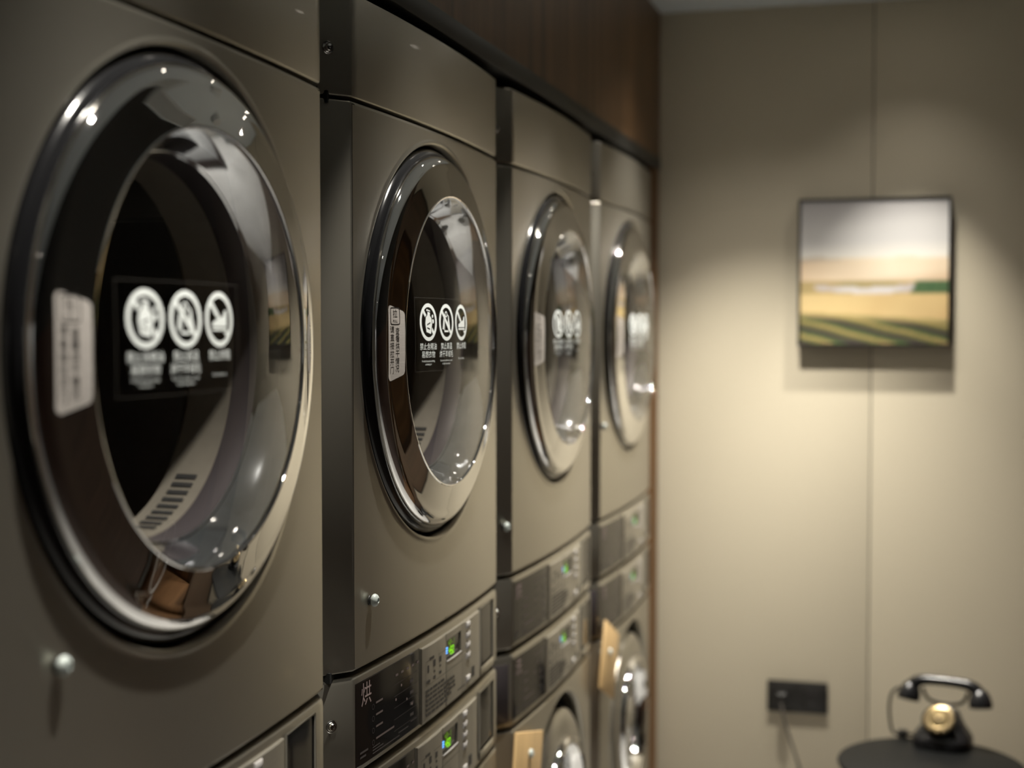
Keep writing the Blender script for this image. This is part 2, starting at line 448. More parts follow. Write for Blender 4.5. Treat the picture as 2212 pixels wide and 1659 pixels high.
def pull_label(door):
    """brushed sector-shaped label on the chrome ring"""
    def onring(u, v, h):
        r = math.hypot(u, v)
        return (ann(min(r, .2465)) + h, DY + u, DZ + v)
    fl = Flat()
    r0, r1, ha = .1958, .2335, math.radians(11.2)
    def corner_poly(ra, rb, h_, rc):
        pts = []
        am = PI
        def add(cr, ca, s0):
            for k in range(7):
                a = s0 + PI / 2 * k / 6
                pts.append((cr + rc * math.cos(a), ca + rc * math.sin(a) / ((ra + rb) / 2)))
        add(rb - rc, h_ - rc / rb, 0); add(ra + rc, h_ - rc / ra, PI / 2); add(ra + rc, -h_ + rc / ra, PI); add(rb - rc, -h_ + rc / rb, 1.5 * PI)
        return [(r * math.cos(am + a), r * math.sin(am + a)) for r, a in pts]
    # body in radial strips so it follows the ring
    NR, NA = 8, 16
    out = corner_poly(r0, r1, ha, .006)
    import itertools
    cen = ((r0 + r1) / 2 * math.cos(PI), 0.)
    prev = None
    K = 6
    for i in range(len(out)):
        p, q = out[i], out[(i + 1) % len(out)]
        nseg = max(1, int(math.hypot(p[0] - q[0], p[1] - q[1]) / .003))
        for sgm in range(nseg):
            a = (p[0] + (q[0] - p[0]) * sgm / nseg, p[1] + (q[1] - p[1]) * sgm / nseg)
            b = (p[0] + (q[0] - p[0]) * (sgm + 1) / nseg, p[1] + (q[1] - p[1]) * (sgm + 1) / nseg)
            for k in range(K):
                f0, f1 = k / K, (k + 1) / K
                L = lambda z, f: (cen[0] + (z[0] - cen[0]) * f, cen[1] * 1 + (z[1] - cen[1]) * f)
                if k == 0: fl.poly([L(a, f1), L(b, f1), cen], 0, 0)
                else: fl.poly([L(a, f0), L(a, f1), L(b, f1), L(b, f0)], 0, 0)
            w = .0005; n_ = lambda z: (cen[0] + (z[0] - cen[0]) * 1.012, (z[1]) * 1.012)
            fl.poly([a, n_(a), n_(b), b], 1, 0)
    # framed pull sign
    u, v = -.2150, .0325
    for i, (ra, rb) in enumerate(((.0106, .0094),)):
        pts = lambda r: [(u + max(-r + .003, min(r - .003, r * 1.6 * math.cos(a))) + .003 * math.cos(a), v + max(-r + .003, min(r - .003, r * 1.6 * math.sin(a))) + .003 * math.sin(a)) for a in [2 * PI * k / 40 for k in range(40)]]
        A, B = pts(ra), pts(rb)
        for k in range(40):
            j = (k + 1) % 40; fl.poly([A[k], A[j], B[j], B[k]], 2, 1)
    fl.text('拉', .0105, u, v + .0022, 2, lay=1); fl.text('PULL', .0048, u, v - .0062, 2, lay=1)
    for k, ch in enumerate('查看烘干情况'): fl.text(ch, .0092, -.2105, .0140 - k * .00900, 2, lay=1)
    for k, ch in enumerate('请直接拉开门'): fl.text(ch, .0092, -.2222, .0158 - k * .00970, 2, lay=1)
    fl.build('pull_label', ['alu', 'edge', 'ink'], door, onring)

def seg_digits(fl, u, v, h, txt, mi):
    """seven-bar figures"""
    w = h * .52; t = h * .13
    S = {'0': 'abcdef', '1': 'bc', '2': 'abged', '3': 'abgcd', '4': 'fgbc', '5': 'afgcd', '8': 'abcdefg', '-': 'g'}
    for ch in txt:
        segs = {'a': ((0, h), (w, h)), 'b': ((w, h), (w, h / 2)), 'c': ((w, h / 2), (w, 0)), 'd': ((0, 0), (w, 0)), 'e': ((0, 0), (0, h / 2)), 'f': ((0, h / 2), (0, h)), 'g': ((0, h / 2), (w, h / 2))}
        for c in S.get(ch, ''):
            p, q = segs[c]; fl.bar((u + p[0], v + p[1]), (u + q[0], v + q[1]), t, mi, 2)
        u += w * 1.55

def surf(y, h): return front(y) + h

def plate_box(bm, y0, y1, z0, z1, h0, h1, bev=.001, n=10, mi=0):
    """rounded plate following the curved front"""
    ys = [y0 + (y1 - y0) * i / n for i in range(n + 1)]
    pr = [(z0, h0), (z0, h1 - bev), (z0 + bev, h1), (z1 - bev, h1), (z1, h1 - bev), (z1, h0)]
    g = [[bm.verts.new((front(y) + h - (bev if (i in (0, n) and k in (2, 3)) else 0), y, z)) for k, (z, h) in enumerate(pr)] for i, y in enumerate(ys)]
    for a, b in zip(g, g[1:]):
        for k in range(5): bm.faces.new((a[k], a[k + 1], b[k + 1], b[k])).material_index = mi
    bm.faces.new(g[0]).material_index = mi; bm.faces.new(g[-1][::-1]).material_index = mi

def control_panel(root, kind, z0, z1, dy):
    """kind 0 dryer, 1 washer"""
    bm = bmesh.new(); add_panel(bm, z0, z1, e=.007)
    cp = obj('dryer_control_panel' if kind == 0 else 'washer_control_panel', bm, 'taupe', root, sharp=26)
    zt = z1 - .008; H = zt - z0 - .014
    za, zb = zt - .100, zt + .000
    on = lambda y0: (lambda u, v, h: (front(u) + h, u, v))
    # glossy black programme label
    bm = bmesh.new(); la, lb = .0415 + dy * .0, .2405 + dy
    plate_box(bm, la, lb, za - .001, zb - .001, -.004, .0012, .0008)
    lab = obj('programme_label', bm, 'label', cp, sharp=20); lab['label'] = 'glossy black printed programme label'
    fl = Flat(); hh = lambda u, v, h: (front(u) + .0012 + h, u, v)
    fl.text('烘' if kind == 0 else '洗', .030, la + .028, zb - .020, 0)
    for k in range(4):
        zz = zb - .036 - k * .0145
        fl.ring(la + .047, zz - .003, .0028, .0034, 1, 14)
        fl.rect(la + .055, la + .075 + (.035 if k == 3 else 0), zz - .0012, zz + .0012, 2)
        fl.rect(la + .110, lb - .008, zz + .0075, zz + .0080, 1)
        fl.rect(lb - .036, lb - .024, zz - .002, zz + .002, 1)
    fl.rect(la + .110, lb - .008, zb - .0865, zb - .086, 1)
    for k in range(5): fl.rect(la + .115 + k * .018, la + .123 + k * .018, zb - .0185, zb - .0155, 2)
    for (a, b) in ((.134, .0335), (.116, .0475), (.152, .0555), (.170, .0665)): fl.disc(la + a, zb - b, .0017, 0, 12)
    for k in range(3): fl.rect(la + .045, lb - .012 - k * .03, zb - .089 - k * .0036, zb - .0875 - k * .0036, 1)
    fl.rect(la + .010, la + .032, zb - .0870, zb - .0845, 1); fl.rect(la + .010, la + .026, zb - .0925, zb - .0900, 1)
    fl.build('programme_print', ['print_rose', 'print_dim', 'print_mid'], cp, hh)
    # brushed plate with display
    pa, pb = .2455 + dy, .511 + dy
    bm = bmesh.new()
    wy0, wy1, wz0, wz1 = .342 + dy, .4115 + dy, zt - .041, zt - .0125
    plate_box(bm, pa, wy0, za - .003, zb - .003, -.004, .0036, .0012, 6); plate_box(bm, wy1, pb, za - .003, zb - .003, -.004, .0036, .0012, 6)
    plate_box(bm, wy0, wy1, za - .003, wz0, -.004, .0036, .0006, 4); plate_box(bm, wy0, wy1, wz1, zb - .003, -.004, .0036, .0006, 4)
    obj('info_plate', bm, 'plate', cp, sharp=20)
    bm = bmesh.new(); plate_box(bm, wy0, wy1, wz0, wz1, -.004, .0006, .0002, 4)
    obj('display', bm, 'window', cp)
    bm = bmesh.new(); plate_box(bm, wy0 + .001, wy1 - .001, wz0 - .0018, wz0, .000, .0046, .0008, 4)
    obj('display_lip', bm, 'button', cp)
    fl = Flat()
    d0 = wy0 + .016
    fc = Flat(); seg_digits(fc, d0, wz1 - .0125, .0085, '40-1', 1)
    fc.build('display_caption', ['led_g', 'led_gd'], cp, lambda u, v, h: (front(u) + .0006 + h, u, v))
    seg_digits(fl, d0 + .002, wz0 + .0045, .0098, '450', 0)
    fb = Flat()
    for k in range(3):
        fb.bar((wy0 + .0040, wz0 + .0095 + k * .0034), (wy0 + .0115, wz0 + .0095 + k * .0034), .0022 if k else .0016, 2, 2)
    fb.build('status_light', ['led_g', 'led_gd', 'led_b'], cp, lambda u, v, h: (front(u) + .0006 + h, u, v))['label'] = 'blue status light'
    fl.build('display_digits', ['led_g', 'led_gd', 'led_b'], cp, lambda u, v, h: (front(u) + .0006 + h, u, v))
    # printing on the plate
    fl = Flat(); zp = zb - .003
    fl.rect(pa + .010, pa + .0105, zp - .052, zp - .020, 1); fl.rect(pa + .010, pa + .100, zp - .0525, zp - .052, 1); fl.rect(pa + .010, pa + .030, zp - .0205, zp - .020, 1)
    fl.rect(pa + .060, pa + .095, zp - .0205, zp - .020, 1)
    for a, b, w, h in ((.034, .019, .018, .0035), (.020, .031, .006, .010), (.020, .048, .014, .004), (.044, .028, .009, .009), (.044, .039, .006, .003), (.044, .047, .009, .004), (.068, .028, .009, .008), (.068, .037, .006, .003), (.068, .046, .009, .004)):
        fl.rect(pa + a - w / 2, pa + a + w / 2, zp - b - h / 2, zp - b + h / 2, 1)
    for k in range(6):
        L = (.075, .120, .122, .124, .105, .090)[k]; u = pa + .010
        while u < pa + .010 + L:
            w = random.uniform(.008, .024); fl.rect(u, min(u + w, pa + .010 + L), zp - .0615 - k * .0062, zp - .0580 - k * .0062, 1); u += w + .0022
    fl.rect(pa + .145, pa + .180, zp - .091, zp - .0895, 1); fl.rect(pa + .100, pa + .170, zp - .0525, zp - .052, 1)
    fe = Flat(); fe.rect(.462 + dy, .478 + dy, zp - .089, zp - .074, 1)
    fe.build('emblem', ['dark', 'print_dark'], cp, lambda u, v, h: (front(u) + .0036 + h, u, v))
    fl.build('plate_print', ['dark', 'print_dark'], cp, lambda u, v, h: (front(u) + .0036 + h, u, v))
    for k in range(5):
        bz = zp - .0035 - k * .0148 if k < 4 else zp - .0815
        bm = bmesh.new(); yy = .4425 + dy
        plate_box(bm, yy - .009, yy + .009, bz - .0085, bz + .0005, .0030, .0066, .0016, 3)
        obj('button', bm, 'button', cp)
    # coin recess
    ra, rb = .519 + dy * .3, .602
    bm = bmesh.new()
    plate_box(bm, ra, rb, za + .006, zb - .002, -.004, .0006, .0004, 6)
    obj('card_reader', bm, 'label', cp, sharp=20)
    bm = bmesh.new()
    add_tube(bm, [(front(y) + .0012, y, z) for y, z in [(ra, za + .008), (ra, zb - .002), (rb, zb - .002), (rb, za + .008)]], .0016, 8)
    plate_box(bm, ra, rb, za - .004, za + .009, -.004, .0050, .0024, 6)
    obj('reader_surround', bm, 'taupe', cp)
    return cp

def build_machine():
    root = thing('laundry_stack', 'tmp', 'washing machine', (X0, Y0, 0))
    # body shell
    bm = bmesh.new()
    D = -.70
    add_box(bm, D, -.028, .001, .006, .10, 1.984); add_box(bm, D, -.028, .676, .681, .10, 1.984)
    add_box(bm, D, D + .006, .006, .676, .10, 1.984); add_box(bm, D, -.028, .006, .676, 1.978, 1.984); add_box(bm, D, -.028, .006, .676, .10, .106)
    add_box(bm, D, -.028, .006, .676, 1.06, 1.066)
    obj('cabinet', bm, 'taupe', root)
    bm = bmesh.new(); add_box(bm, -.66, -.05, .01, .672, 0, .10)
    obj('plinth', bm, 'black', root)
    bm = bmesh.new(); add_panel(bm, 1.8655, 1.9860)
    tp = obj('top_panel', bm, 'taupe', root, sharp=26)
    bm = bmesh.new(); add_box(bm, -.03, .012, .012, .670, 1.856, 1.870)
    obj('panel_joint', bm, 'dark', root)
    bm = bmesh.new(); add_holed_panel(bm, 1.1990, 1.8615, DY, DZ, .2685)
    obj('dryer_front_panel', bm, 'taupe', root, sharp=26)
    # black seal round the door
    bm = bmesh.new(); add_lathe_x(bm, [(.2600, .018), (.2600, .012), (.250, .012), (.250, .018)], DY, DZ, 128)
    obj('door_gasket', bm, 'rubber', root)
    door = build_door(root, 'dryer_door', DY, DZ, 1., 'chrome')
    warning_sticker(door); pull_label(door)
    # drum mouth with slots, drum
    bm = bmesh.new()
    add_lathe_x(bm, [(.1690, RX - .064), (.1700, RX - .072), (.1690, RX - .112), (.176, RX - .118), (.30, RX - .118)], DY, DZ, 128)
    for k in range(9):
        a = math.radians(-78.5 + k * 3.75)
        for (a0, a1, xa, xb) in ((a - .017, a + .017, RX - .078, RX - .100),):
            vs = []
            for (aa, x) in ((a0, xa), (a1, xa), (a1, xb), (a0, xb)):
                r = .1700 - .0022 * ((RX - .072 - x) / .040) * .5 - .0012
                vs.append(bm.verts.new((x, DY + r * math.cos(aa), DZ + r * math.sin(aa))))
            bm.faces.new(vs).material_index = 1
    obj('drum_mouth', bm, ['duct', 'dark'], root)
    bm = bmesh.new(); add_lathe_x(bm, [(.30, RX - .118), (.30, -.64), (.26, -.66), (.0, -.66)], DY, DZ, 96)
    for k in range(3):
        a = k * 2.094 + .6
        add_box(bm, -.60, RX - .16, DY + .268 * math.cos(a) - .02, DY + .268 * math.cos(a) + .02, DZ + .268 * math.sin(a) - .02, DZ + .268 * math.sin(a) + .02, .008)
    obj('drum', bm, 'drum', root)
    control_panel(root, 0, 1.0750, 1.1925, 0.)
    bm = bmesh.new(); add_box(bm, -.03, .010, .012, .670, 1.060, 1.079); add_box(bm, -.03, .012, .012, .670, 1.19, 1.202); add_box(bm, -.03, .012, .012, .670, .937, .949)
    obj('joint_filler', bm, 'dark', root)
    cp = control_panel(root, 1, .9460, 1.0665, -.0165)
    bm = bmesh.new()   # grip of the soap drawer on the bevelled strip
    plate_box(bm, .009, .033, .955, 1.052, .000, .0024, .0012, 3)
    obj('drawer_grip', bm, 'seal', cp)
    WZ = .700; WY = .345
    bm = bmesh.new(); add_holed_panel(bm, .110, .9400, WY, WZ, .232)
    obj('washer_front_panel', bm, 'taupe', root, sharp=26)
    bm = bmesh.new(); add_lathe_x(bm, [(.2235, .012), (.2235, -.03), (.150, -.035)], WY, WZ, 96)
    obj('washer_gasket', bm, 'rubber', root)
    # washer door: painted ring, chrome bezel, glass bowl
    bm = bmesh.new()
    add_lathe_x(bm, [(.196, -.004), (.196, .026), (.194, .034), (.188, .039), (.17, .044), (.146, .046), (.146, .02)], WY, WZ, 128)
    wd = obj('washer_door', bm, 'taupe', root)
    bm = bmesh.new()
    add_lathe_x(bm, [(.1455, .040), (.1452, .050), (.142, .056), (.136, .058), (.129, .055), (.122, .044), (.118, .03), (.116, -.01)], WY, WZ, 128)
    cb = obj('washer_bezel', bm, 'chrome', wd); cb['label'] = 'chrome washer door bezel'
    bm = bmesh.new(); add_lathe_x(bm, [(.118, .030), (.10, .036), (.06, .041), (.0, .043)], WY, WZ, 96)
    obj('washer_glass', bm, 'glass', wd)
    bm = bmesh.new(); add_lathe_x(bm, [(.117, -.01), (.13, -.05), (.20, -.06), (.20, -.4), (.0, -.4)], WY, WZ, 96)
    obj('washer_tub', bm, 'drum', root)
    # screws in dimples on the bevelled strip
    for z in (1.9185, 1.1393):
        bm = bmesh.new(); y = .0155
        t = Vector((.040, .031, 0)).normalized()   # outward normal of the strip
        n = Vector((YL, -.031, 0)).normalized(); c = Vector((front(y), y, z))
        s = Vector((0, 0, 1)); u = n.cross(s).normalized()
        prof = [(.0075, .0002), (.0068, .0008), (.0055, .0006), (.0050, .0012), (.0048, .0034), (.0036, .0050), (.0014, .0054), (.0012, .0044), (0, .0042)]
        rings = []
        for r, h in prof:
            rings.append([bm.verts.new(c + n * h + (u * math.cos(2 * PI * k / 24) + s * math.sin(2 * PI * k / 24)) * max(r, 1e-5)) for k in range(24)])
        for a, b in zip(rings, rings[1:]):
            for k in range(24): bm.faces.new((a[k], a[(k + 1) % 24], b[(k + 1) % 24], b[k]))
        obj('screw', bm, 'screw', root)
    return root

base = build_machine()
stacks = [base]
for k in (-1, 1, 2):
    c = dup(base); c.location = (X0, Y0 + k * W, 0); stacks.append(c)
LB = {0: 'taupe laundry stack in sharp focus, second from the camera, without a wooden tag',
      1: 'taupe laundry stack nearest the camera with the largest chrome dryer door',
      2: 'taupe laundry stack with a large wooden tag hung on its washer',
      3: 'taupe laundry stack beside the beige wall with a small tilted wooden tag on its washer'}
for i, s in enumerate(stacks):
    s['label'] = LB[i]; s['category'] = 'washing machine'; s['group'] = 'row of stacked laundry machines'

def hook(root, y, z, h=0.):
    """stick-on peg: round base, short neck, ball head"""
    bm = bmesh.new()
    x = front(y) + h
    add_lathe_x(bm, [(.0062, 0), (.0060, .0008), (.0046, .0012), (.0036, .0016), (.0034, .0024), (.0044, .0030)], y, z, 32, mi=1, fx=lambda a, b: x)
    add_lathe_x(bm, [(.0044, .0030), (.0064, .0034), (.0075, .0046), (.0078, .0062), (.0072, .0082), (.0057, .0098), (.0032, .0108), (0, .0112)], y, z, 32, fx=lambda a, b: x)
    bmesh.ops.remove_doubles(bm, verts=bm.verts, dist=.00002)
    o = obj('tag_hook', bm, ['hook', 'hook_base'], root); o['label'] = 'pale grey round-headed stick-on hook'
    return o
hook(stacks[1], .9300 - (Y0 - W), 1.3465)
hook(stacks[0], 1.5800 - Y0, 1.2755)
hook(stacks[2], 2.2075 - (Y0 + W), 1.278)
hook(stacks[3], 2.9190 - (Y0 + 2 * W), 1.3935)

def wooden_tag(name, label, c, w, h, tilt, hook_root, hy, hz, hole_v):
    o = thing(name, label, 'tag', c, 0, 'wooden tags on washers')
    o.rotation_euler = (tilt, 0, 0)
    bm = bmesh.new(); add_box(bm, -.003, .003, -w / 2, w / 2, -h / 2, h / 2, .002)
    b = obj('board', bm, 'tag', o)
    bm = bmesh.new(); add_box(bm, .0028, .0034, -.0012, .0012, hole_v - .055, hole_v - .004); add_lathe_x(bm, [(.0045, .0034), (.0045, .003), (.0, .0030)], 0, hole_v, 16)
    obj('hole_and_strip', bm, 'dark', o)  # dark disc at the peg and a dark strip below it
    return o
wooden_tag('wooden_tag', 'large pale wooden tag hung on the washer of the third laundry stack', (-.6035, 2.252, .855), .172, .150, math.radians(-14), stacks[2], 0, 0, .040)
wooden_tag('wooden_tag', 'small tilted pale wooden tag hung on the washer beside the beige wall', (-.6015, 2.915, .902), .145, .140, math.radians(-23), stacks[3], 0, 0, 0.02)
hook(stacks[2], 2.262 - (Y0 + W), .893, .0125)
hook(stacks[3], 2.906 - (Y0 + 2 * W), .921, .0165)

# ------------------------------------------------------------------ room shell
ZC = 2.40; YW = 3.62; XS = -.618; XR = .42; YB = -2.2
bm = bmesh.new(); add_box(bm, -1.45, 1.3, YB - .2, YW + .15, -.05, 0); struct(obj('floor', bm, 'floor'))
struct(box('added_floor_tile', 'tile', XS, XR, YB, YW - .012, 0, .004))  # unseen pale layer, added so the door wells mirror white
bm = bmesh.new(); add_box(bm, -1.45, 1.3, YB - .2, YW + .15, ZC, ZC + .05); struct(obj('ceiling', bm, 'ceil'))
# end wall with panel joints
bm = bmesh.new()
SEAM = (-.0895,)
edges = [-1.45] + list(SEAM) + [1.3]
for a, b in zip(edges, edges[1:]): add_box(bm, a + .0012, b - .0012, YW, YW + .02, 0, ZC, .0012, 2)
add_box(bm, -1.45, 1.3, YW + .004, YW + .12, 0, ZC, mi=1)
struct(obj('wall_back', bm, ['wall', 'darkwall']))
struct(box('wall_left', 'darkwall', -1.45, -1.40, YB, YW, 0, ZC))
# timber bulkhead above the machines, black shadow-gap trim
struct(box('wall_upper_left', 'wood', XS - .12, XS, .60, YW, 2.0325, ZC))
bm = bmesh.new(); add_box(bm, XS - .12, XS + .001, .60, YW, 2.003, 2.0325, .001)
struct(obj('trim_1', bm, 'trim'))
# timber post at the end of the row and beside the first machine
struct(box('trim_2', 'wood', -1.38, XS + .002, 3.556, 3.596, 0, 2.003))
struct(box('trim_3', 'trim', -1.38, XS - .012, 3.596, YW, 0, 2.003))
bm = bmesh.new(); add_box(bm, -1.38, XS, .60, .800, 0, 2.003); struct(obj('trim_4', bm, 'wood'))
struct(box('wall_left_near', 'darkwall', -1.40, XS - .02, YB, .60, 0, ZC))
# opposite wall: timber, niche with bench, dark timber
NY0, NY1 = 2.30, 3.02
struct(box('wall_right_far', 'wood_far', XR, XR + .06, NY1, YW, 0, ZC))
struct(box('wall_right', 'wood_red', XR, XR + .06, YB, NY0, 0, 1.66))
struct(box('wall_right_upper', 'darkwall', XR, XR + .06, YB, NY0, 1.66, ZC))
struct(box('niche_wall', 'wall2', .95, 1.0, NY0 - .1, YW, 0, ZC))
struct(box('niche_side_wall', 'wall2', XR + .06, .95, NY0 - .06, NY0, 0, ZC))
struct(box('niche_end_wall', 'wood', XR + .06, .95, NY1, NY1 + .06, 0, ZC))
struct(box('niche_header_wall', 'darkwall', XR, .95, NY0, NY1, 2.05, ZC))
struct(box('trim_5', 'trim', XR - .006, XR + .02, NY0 - .02, NY0 + .012, 0, 2.05))
struct(box('trim_6', 'trim', XR - .006, XR + .02, YW - .03, YW, 0, ZC))
struct(box('wall_front', 'white', -1.45, 1.3, YB - .1, YB, 0, ZC))
struct(box('baseboard_back', 'trim', -.60, XR, YW - .012, YW, 0, .08))

# niche contents (seen in the chrome)
bench = thing('bench', 'brown wooden bench filling the niche opposite the machines', 'bench', (.69, (NY0 + NY1) / 2, 0))
bm = bmesh.new(); add_box(bm, -.26, .255, -.355, .355, .52, .56, .004); obj('seat', bm, 'floor', bench)
bm = bmesh.new(); add_box(bm, -.25, .25, -.35, .35, 0, .52); obj('front_panel', bm, 'wood', bench)
can = thing('metal_canister', 'brown steel canister with black lid standing on the niche bench', 'canister', (.66, 2.68, .56))
bm = bmesh.new(); add_box(bm, -.07, .07, -.07, .07, 0, .26, .025, 4); obj('body', bm, 'bin_steel', can)
bm = bmesh.new(); add_box(bm, -.068, .068, -.068, .068, .26, .285, .012, 3); obj('lid', bm, 'black', can)
bm = bmesh.new()
add_tube(bm, smooth_path([(.58, 2.64, .845), (.575, 2.60, .78), (.572, 2.60, .66), (.572, 2.65, .60), (.572, 2.71, .62), (.574, 2.745, .74), (.578, 2.74, .82), (.60, 2.70, .852), (.59, 2.66, .85)]), .004, 8)
tag(obj('cable_loop', bm, 'wire'), 'white cable loop draped over the brown steel canister', 'cable')
bin_ = thing('waste_bin', 'black waste bin with clear plastic liner beside the round table', 'bin', (.305, 3.47, 0))
bm = bmesh.new(); add_lathe_z(bm, [(.0, .004), (.085, .0), (.088, .004), (.112, .33), (.109, .33), (.086, .01), (0, .01)]); obj('body', bm, 'black', bin_)
bm = bmesh.new()
nn = 60; prof = [(.106, .20), (.110, .325), (.114, .345), (.117, .335), (.118, .27)]
rings = []
for j, (r, z) in enumerate(prof):
    rings.append([bm.verts.new(((r + random.uniform(-.002, .003)) * math.cos(2 * PI * i / nn), (r + random.uniform(-.002, .003)) * math.sin(2 * PI * i / nn), z + random.uniform(-.004, .004) + (random.uniform(-.03, .01) if j == 4 else 0))) for i in range(nn)])
for a, b in zip(rings, rings[1:]):
    for i in range(nn): bm.faces.new((a[i], a[(i + 1) % nn], b[(i + 1) % nn], b[i]))
obj('liner', bm, 'liner', bin_)

# ------------------------------------------------------------------ table and telephone
TZ = .670
tb = thing('side_table', 'round charcoal side table carrying the black rotary telephone', 'table', (.055, 3.142, 0))
bm = bmesh.new(); add_lathe_z(bm, [(0, TZ - .014), (.188, TZ - .014), (.194, TZ - .011), (.196, TZ - .006), (.194, TZ - .002), (.190, TZ), (0, TZ)], n=96); obj('table_top', bm, 'table', tb)
bm = bmesh.new(); add_lathe_z(bm, [(.05, TZ - .014), (.022, TZ - .03), (.018, TZ - .06), (.018, .03), (.03, .02)]); obj('column', bm, 'table', tb)
bm = bmesh.new(); add_lathe_z(bm, [(0, .0), (.15, .0), (.152, .006), (.148, .012), (.03, .022), (0, .022)], n=64); obj('foot', bm, 'table', tb)

PH = thing('rotary_telephone', 'black vintage rotary telephone with gold dial on the round table', 'telephone', (.082, 3.282, TZ), math.radians(-14)); PH.scale = (.95, .95, .90)
# local frame: +x to the right seen from the front, -y towards the viewer, z up
def sq_loft(bm, secs, n=48, p=3.2):
    rings = []
    for (hx, hy, cy_, z) in secs:
        ring = []
        for i in range(n):
            a = 2 * PI * i / n; c, s = math.cos(a), math.sin(a)
            ring.append(bm.verts.new((hx * math.copysign(abs(c) ** (2 / p), c), cy_ + hy * math.copysign(abs(s) ** (2 / p), s), z)))
        rings.append(ring)
    for a, b in zip(rings, rings[1:]):
        for i in range(n): bm.faces.new((a[i], a[(i + 1) % n], b[(i + 1) % n], b[i]))
    bm.faces.new(rings[0][::-1]); bm.faces.new(rings[-1])
bm = bmesh.new()
sq_loft(bm, [(.062, .056, 0, 0), (.066, .060, 0, .003), (.066, .060, 0, .022), (.0645, .0585, 0, .027), (.061, .055, 0, .030), (.0605, .0545, .001, .034), (.056, .050, .003, .040), (.048, .042, .007, .050), (.040, .034, .012, .064), (.034, .026, .016, .078), (.031, .022, .018, .084), (.026, .017, .018, .087)])
obj('body', bm, 'bakelite', PH, sharp=50)
# dial on a tilted drum
def tilted(bm, prof, c, tilt, n=48, mi=0):
    nrm = Vector((0, -math.cos(tilt), math.sin(tilt))); u = Vector((1, 0, 0)); v = nrm.cross(u) * -1
    rings = []
    for r, h in prof:
        rings.append([bm.verts.new(Vector(c) + nrm * h + (u * math.cos(2 * PI * k / n) + v * math.sin(2 * PI * k / n)) * max(r, 1e-5)) for k in range(n)])
    for a, b in zip(rings, rings[1:]):
        for k in range(n): bm.faces.new((a[k], a[(k + 1) % n], b[(k + 1) % n], b[k])).material_index = mi
    return nrm, u, v
DC = (0, -.036, .072); TL = math.radians(38)
bm = bmesh.new(); tilted(bm, [(.030, -.030), (.036, -.012), (.041, -.006), (.041, .002), (.037, .0035), (0, .0035)], DC, TL)
obj('dial_housing', bm, 'bakelite', PH)
bm = bmesh.new()
nrm, u, v = tilted(bm, [(.0375, .0035), (.0375, .0060), (.035, .0075), (.022, .0085), (.0205, .0080), (.0205, .0095), (.018, .0115), (.0, .0122)], DC, TL)
for k in range(10):
    a = math.radians(-55 + k * 29)
    cc = Vector(DC) + nrm * .0086 + (u * math.cos(a) + v * math.sin(a)) * .0285
    vs = [bm.verts.new(cc + (u * math.cos(2 * PI * j / 14) + v * math.sin(2 * PI * j / 14)) * .0052) for j in range(14)]
    bm.faces.new(vs).material_index = 1
vs = [bm.verts.new(Vector(DC) + nrm * .0126 + (u * math.cos(2 * PI * j / 20) + v * math.sin(2 * PI * j / 20)) * .0075) for j in range(20)]
bm.faces.new(vs).material_index = 1
dl = obj('dial', bm, ['gold', 'goldd'], PH, smooth=True); dl['label'] = 'gold rotary dial'
# cradle prongs
bm = bmesh.new()
add_tube(bm, smooth_path([(-.052, .018, .134), (-.047, .018, .118), (-.034, .018, .104), (0, .018, .098), (.034, .018, .104), (.047, .018, .118), (.052, .018, .134)], 6), .0042, 10)
add_tube(bm, [(0, .018, .080), (0, .018, .100)], .010, 14)
obj('cradle', bm, 'bakelite', PH)
# handset
hs = None
bm = bmesh.new()
pts = smooth_path([(-.082, .016, .122), (-.072, .016, .142), (-.052, .016, .1535), (0, .016, .1565), (.052, .016, .1535), (.072, .016, .142), (.082, .016, .122)], 8)
rads = []
for p in pts:
    t = abs(p.x) / .082
    rads.append(.0120 + .005 * t ** 3)
add_tube(bm, pts, rads, 16)
for s in (-1, 1):
    cen = Vector((s * .081, .014, .124)); ax = Vector((s * .14, -.30, -1)).normalized()
    uu = ax.cross(Vector((0, 1, 0))).normalized(); vv = ax.cross(uu)
    rings = []
    for r, h in ((.0120, -.022), (.019, -.014), (.0235, -.003), (.0260, .007), (.0265, .018), (.0250, .0235), (.017, .0255), (.0001, .026)):
        rings.append([bm.verts.new(cen + ax * h + (uu * math.cos(2 * PI * k / 28) + vv * math.sin(2 * PI * k / 28)) * r) for k in range(28)])
    for a, b in zip(rings, rings[1:]):
        for k in range(28): bm.faces.new((a[k], a[(k + 1) % 28], b[(k + 1) % 28], b[k]))
hs = obj('handset', bm, 'bakelite', PH, sharp=60)
bm = bmesh.new()
add_tube(bm, smooth_path([(-.108, .016, .128), (-.124, .016, .112), (-.131, .018, .078), (-.129, .018, .040), (-.122, .018, .012), (-.106, .022, .0045), (-.088, .030, .006), (-.060, .036, .012)], 8), .0034, 8)
add_box(bm, -.112, -.088, .012, .036, 0, .018, .005)
obj('handset_cord', bm, 'black', PH)

